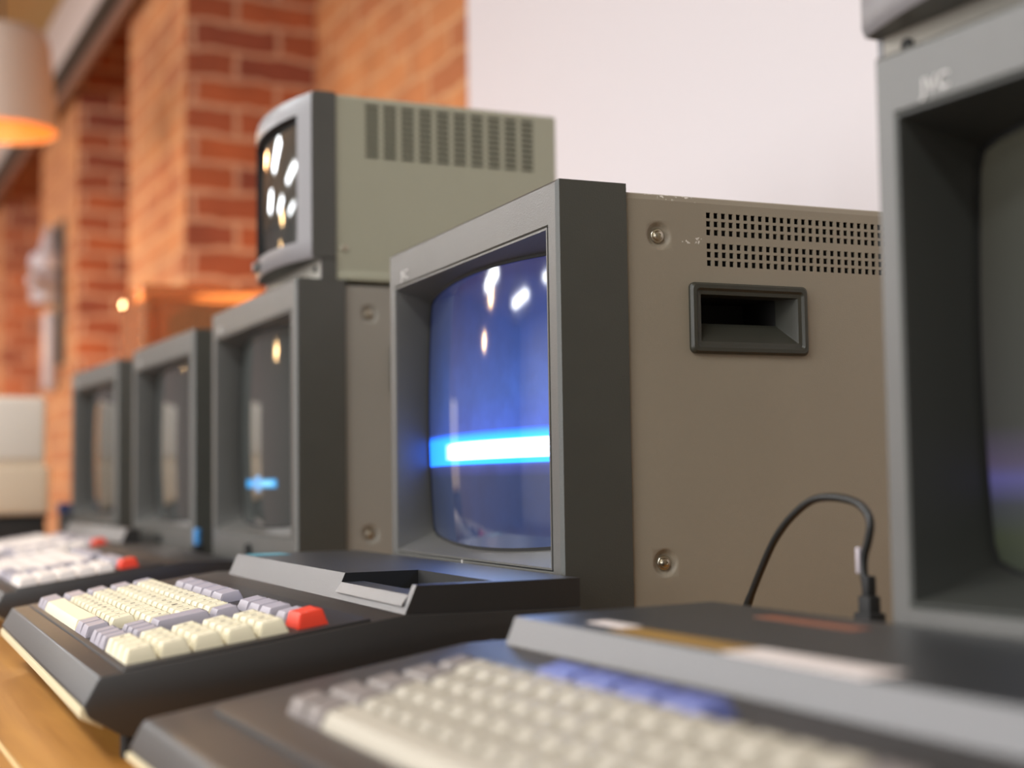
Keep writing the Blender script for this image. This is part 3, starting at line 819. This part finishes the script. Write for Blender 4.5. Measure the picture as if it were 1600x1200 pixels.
bm = bmesh.new(); box(bm, -1.75, 3.6, .752, .790, FZ, CZ); struct('wall_right', bm, M['wall'], 'plain white wall panel behind the main monitor')
bm = bmesh.new(); box(bm, -9.8, 3.6, -6.2, .98, FZ-.1, FZ); struct('floor', bm, M['floor'], 'dark wooden floor')
bm = bmesh.new(); box(bm, -9.8, 3.6, -6.2, .98, CZ, CZ+.1); struct('ceiling', bm, M['ceiling'], 'tan ceiling above the beam')
bm = bmesh.new(); box(bm, -9.8, 3.6, -6.4, -6.2, FZ, CZ+.1); struct('wall_left', bm, M['wall'], 'plain wall on the open side of the room')
bm = bmesh.new()
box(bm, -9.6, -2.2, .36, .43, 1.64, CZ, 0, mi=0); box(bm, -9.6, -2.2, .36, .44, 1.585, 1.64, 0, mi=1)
tube(bm, [(-9.6, .395, 1.56), (-2.2, .395, 1.56)], .022, 12, mi=2)
struct('trim_1', bm, [M['beam'], M['beam_gap'], M['pipe']], 'pale beam with a dark painted-in gap beneath, running along the top of the brick piers')

# pendant lamp
lp = empty('pendant_lamp', (-3.0, -.160, 1.062), 0)
bm = bmesh.new()
lathe(bm, [(.142, 0), (.141, .02), (.123, .215), (.116, .245), (.100, .262), (.03, .272), (.03, .268), (.096, .256), (.112, .24), (.119, .215), (.137, .02), (.139, 0), (.142, 0)], (0, 0, 0), 'Z', 48)
sh = obj('shade', bm, M['shade'], lp, sharp=50)
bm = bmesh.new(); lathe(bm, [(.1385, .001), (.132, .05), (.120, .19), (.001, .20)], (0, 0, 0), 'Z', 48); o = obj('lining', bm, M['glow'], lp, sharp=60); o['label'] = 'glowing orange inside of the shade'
bm = bmesh.new(); tube(bm, [(0, 0, .265), (0, 0, .799)], .004, 8); obj('cord', bm, M['cable'], lp)
bm = bmesh.new(); lathe(bm, [(.012, .16), (.016, .14), (.03, .11), (.034, .085), (.026, .06), (.001, .05)], (0, 0, 0), 'Z', 20); obj('bulb', bm, M['glow'], lp, sharp=60)
tag(lp, 'fabric-shaded pendant lamp glowing orange underneath, hanging before the brick', 'lamp')

# pale metal fixture on the second pier
fx = empty('wall_fixture', (0, 0, 0), ROOM)
U0, V0 = -4.70, .43
bm = bmesh.new(); box(bm, U0-.03, U0+.08, V0-.020, V0+.004, .60, 1.14, .008); obj('shadow_plate', bm, M['steel_leg'], fx)  # dark plate set off to one side as the fixture's shadow
bm = bmesh.new(); box(bm, U0-.035, U0+.035, V0-.065, V0-.018, .50, .80, .018, 3); o = obj('long_cover', bm, M['fixture'], fx)
bm = bmesh.new(); lathe(bm, [(.001, -.075), (.035, -.07), (.065, -.05), (.075, -.02), (.070, .01), (.03, .03)], (U0+.005, V0-.045, 1.0), 'Z', 24)
lathe(bm, [(.06, -.17), (.07, -.14), (.055, -.08), (.045, -.04)], (U0, V0-.045, 1.0), 'Z', 24, cap0=True); lathe(bm, [(.045, 0), (.03, .05), (.018, .1), (.001, .12)], (U0+.005, V0-.045, 1.01), 'Z', 20)
obj('bell_cover', bm, M['fixture'], fx)
bm = bmesh.new(); lathe(bm, [(.001, -.14), (.022, -.135), (.032, -.115), (.026, -.095), (.012, -.08), (.012, -.03)], (U0+.095, V0, .90), 'Y', 20); obj('knob', bm, M['fixture'], fx)
tag(fx, 'pale metal fixture with a round knob and long cover mounted on the brick pier', 'wall fixture')

# ------------------------------------------------------------------ light
def R(u, v, z): c, s = math.cos(ROOM), math.sin(ROOM); return (u*c-v*s, u*s+v*c, z)
def area(u, v, z, sx, sy, w, col, rot=(0, 0, 0)):
    l = bpy.data.lights.new('light', 'AREA'); l.shape = 'RECTANGLE'; l.size = sx; l.size_y = sy; l.energy = w; l.color = col
    o = bpy.data.objects.new('panel_light', l); COL.objects.link(o); o.location = R(u, v, z); o.rotation_euler = (rot[0], rot[1], rot[2]+ROOM); return o
def point(u, v, z, w, col, r=.06):
    l = bpy.data.lights.new('light', 'POINT'); l.energy = w; l.color = col; l.shadow_soft_size = r
    o = bpy.data.objects.new('warm_light', l); COL.objects.link(o); o.location = R(u, v, z); return o
COOL = (.95, .98, 1.); WARM = (1., .62, .28)
for u in (-7.9, -5.6, -3.0, -.6, 1.4):
    for v in (-1.5, -3.3, -5.0):
        area(u, v, CZ-.01, 1.2, .35, 44, COOL)
for u in (-3.4, -.8, 1.8): area(u, -6.15, .75, 1.9, 1.7, 75, (.93, .97, 1.), (math.radians(90), 0, 0))   # unseen fill panels added on the open side to brighten the fronts
point(-3.0, .005, 1.07, 3.2, WARM, .03)
point(-2.45, .58, .22, 8, WARM, .18)  # added light without a lamp, hidden behind the farthest monitor for brick glow
point(-3.9, .1, .7, 8, WARM)  # added light without a lamp, makes the nearer piers glow
point(-5.9, .0, .8, 12, WARM)  # added light without a lamp, makes the far piers glow
for u, v in ((-4.6, -1.9), (-6.8, -2.6)): point(u, v, 1.1, 8, WARM)
w = bpy.data.worlds.new('world'); SC.world = w; w.use_nodes = True
w.node_tree.nodes['Background'].inputs['Color'].default_value = (1., .98, .95, 1); w.node_tree.nodes['Background'].inputs['Strength'].default_value = .42

# ------------------------------------------------------------------ camera
cam = bpy.data.cameras.new('camera'); co = bpy.data.objects.new('camera', cam); COL.objects.link(co); SC.camera = co
px, py, pz, yaw, pit, rol, f = .8396, -.3979, .1477, .4093, .0672, -.0139, 2225.17
fw = Vector((-math.cos(yaw)*math.cos(pit), math.sin(yaw)*math.cos(pit), math.sin(pit)))
rt = fw.cross(Vector((0, 0, 1))).normalized(); up = rt.cross(fw)
r2 = rt*math.cos(rol)+up*math.sin(rol); u2 = -rt*math.sin(rol)+up*math.cos(rol)
mt = Matrix((r2, u2, -fw)).transposed().to_4x4(); mt.translation = (px, py, pz); co.matrix_world = mt
cam.sensor_width = 36; cam.sensor_fit = 'HORIZONTAL'; cam.lens = f*36/1600; cam.clip_start = .02; cam.clip_end = 60
cam.dof.use_dof = True; cam.dof.focus_distance = .98; cam.dof.aperture_fstop = 3.6; cam.dof.aperture_blades = 9

SC.view_settings.view_transform = 'Standard'; SC.view_settings.look = 'None'; SC.view_settings.gamma = 1; SC.view_settings.exposure = -.22
SC.view_settings.use_curve_mapping = False
SC.cycles.max_bounces = 8; SC.cycles.sample_clamp_indirect = 6
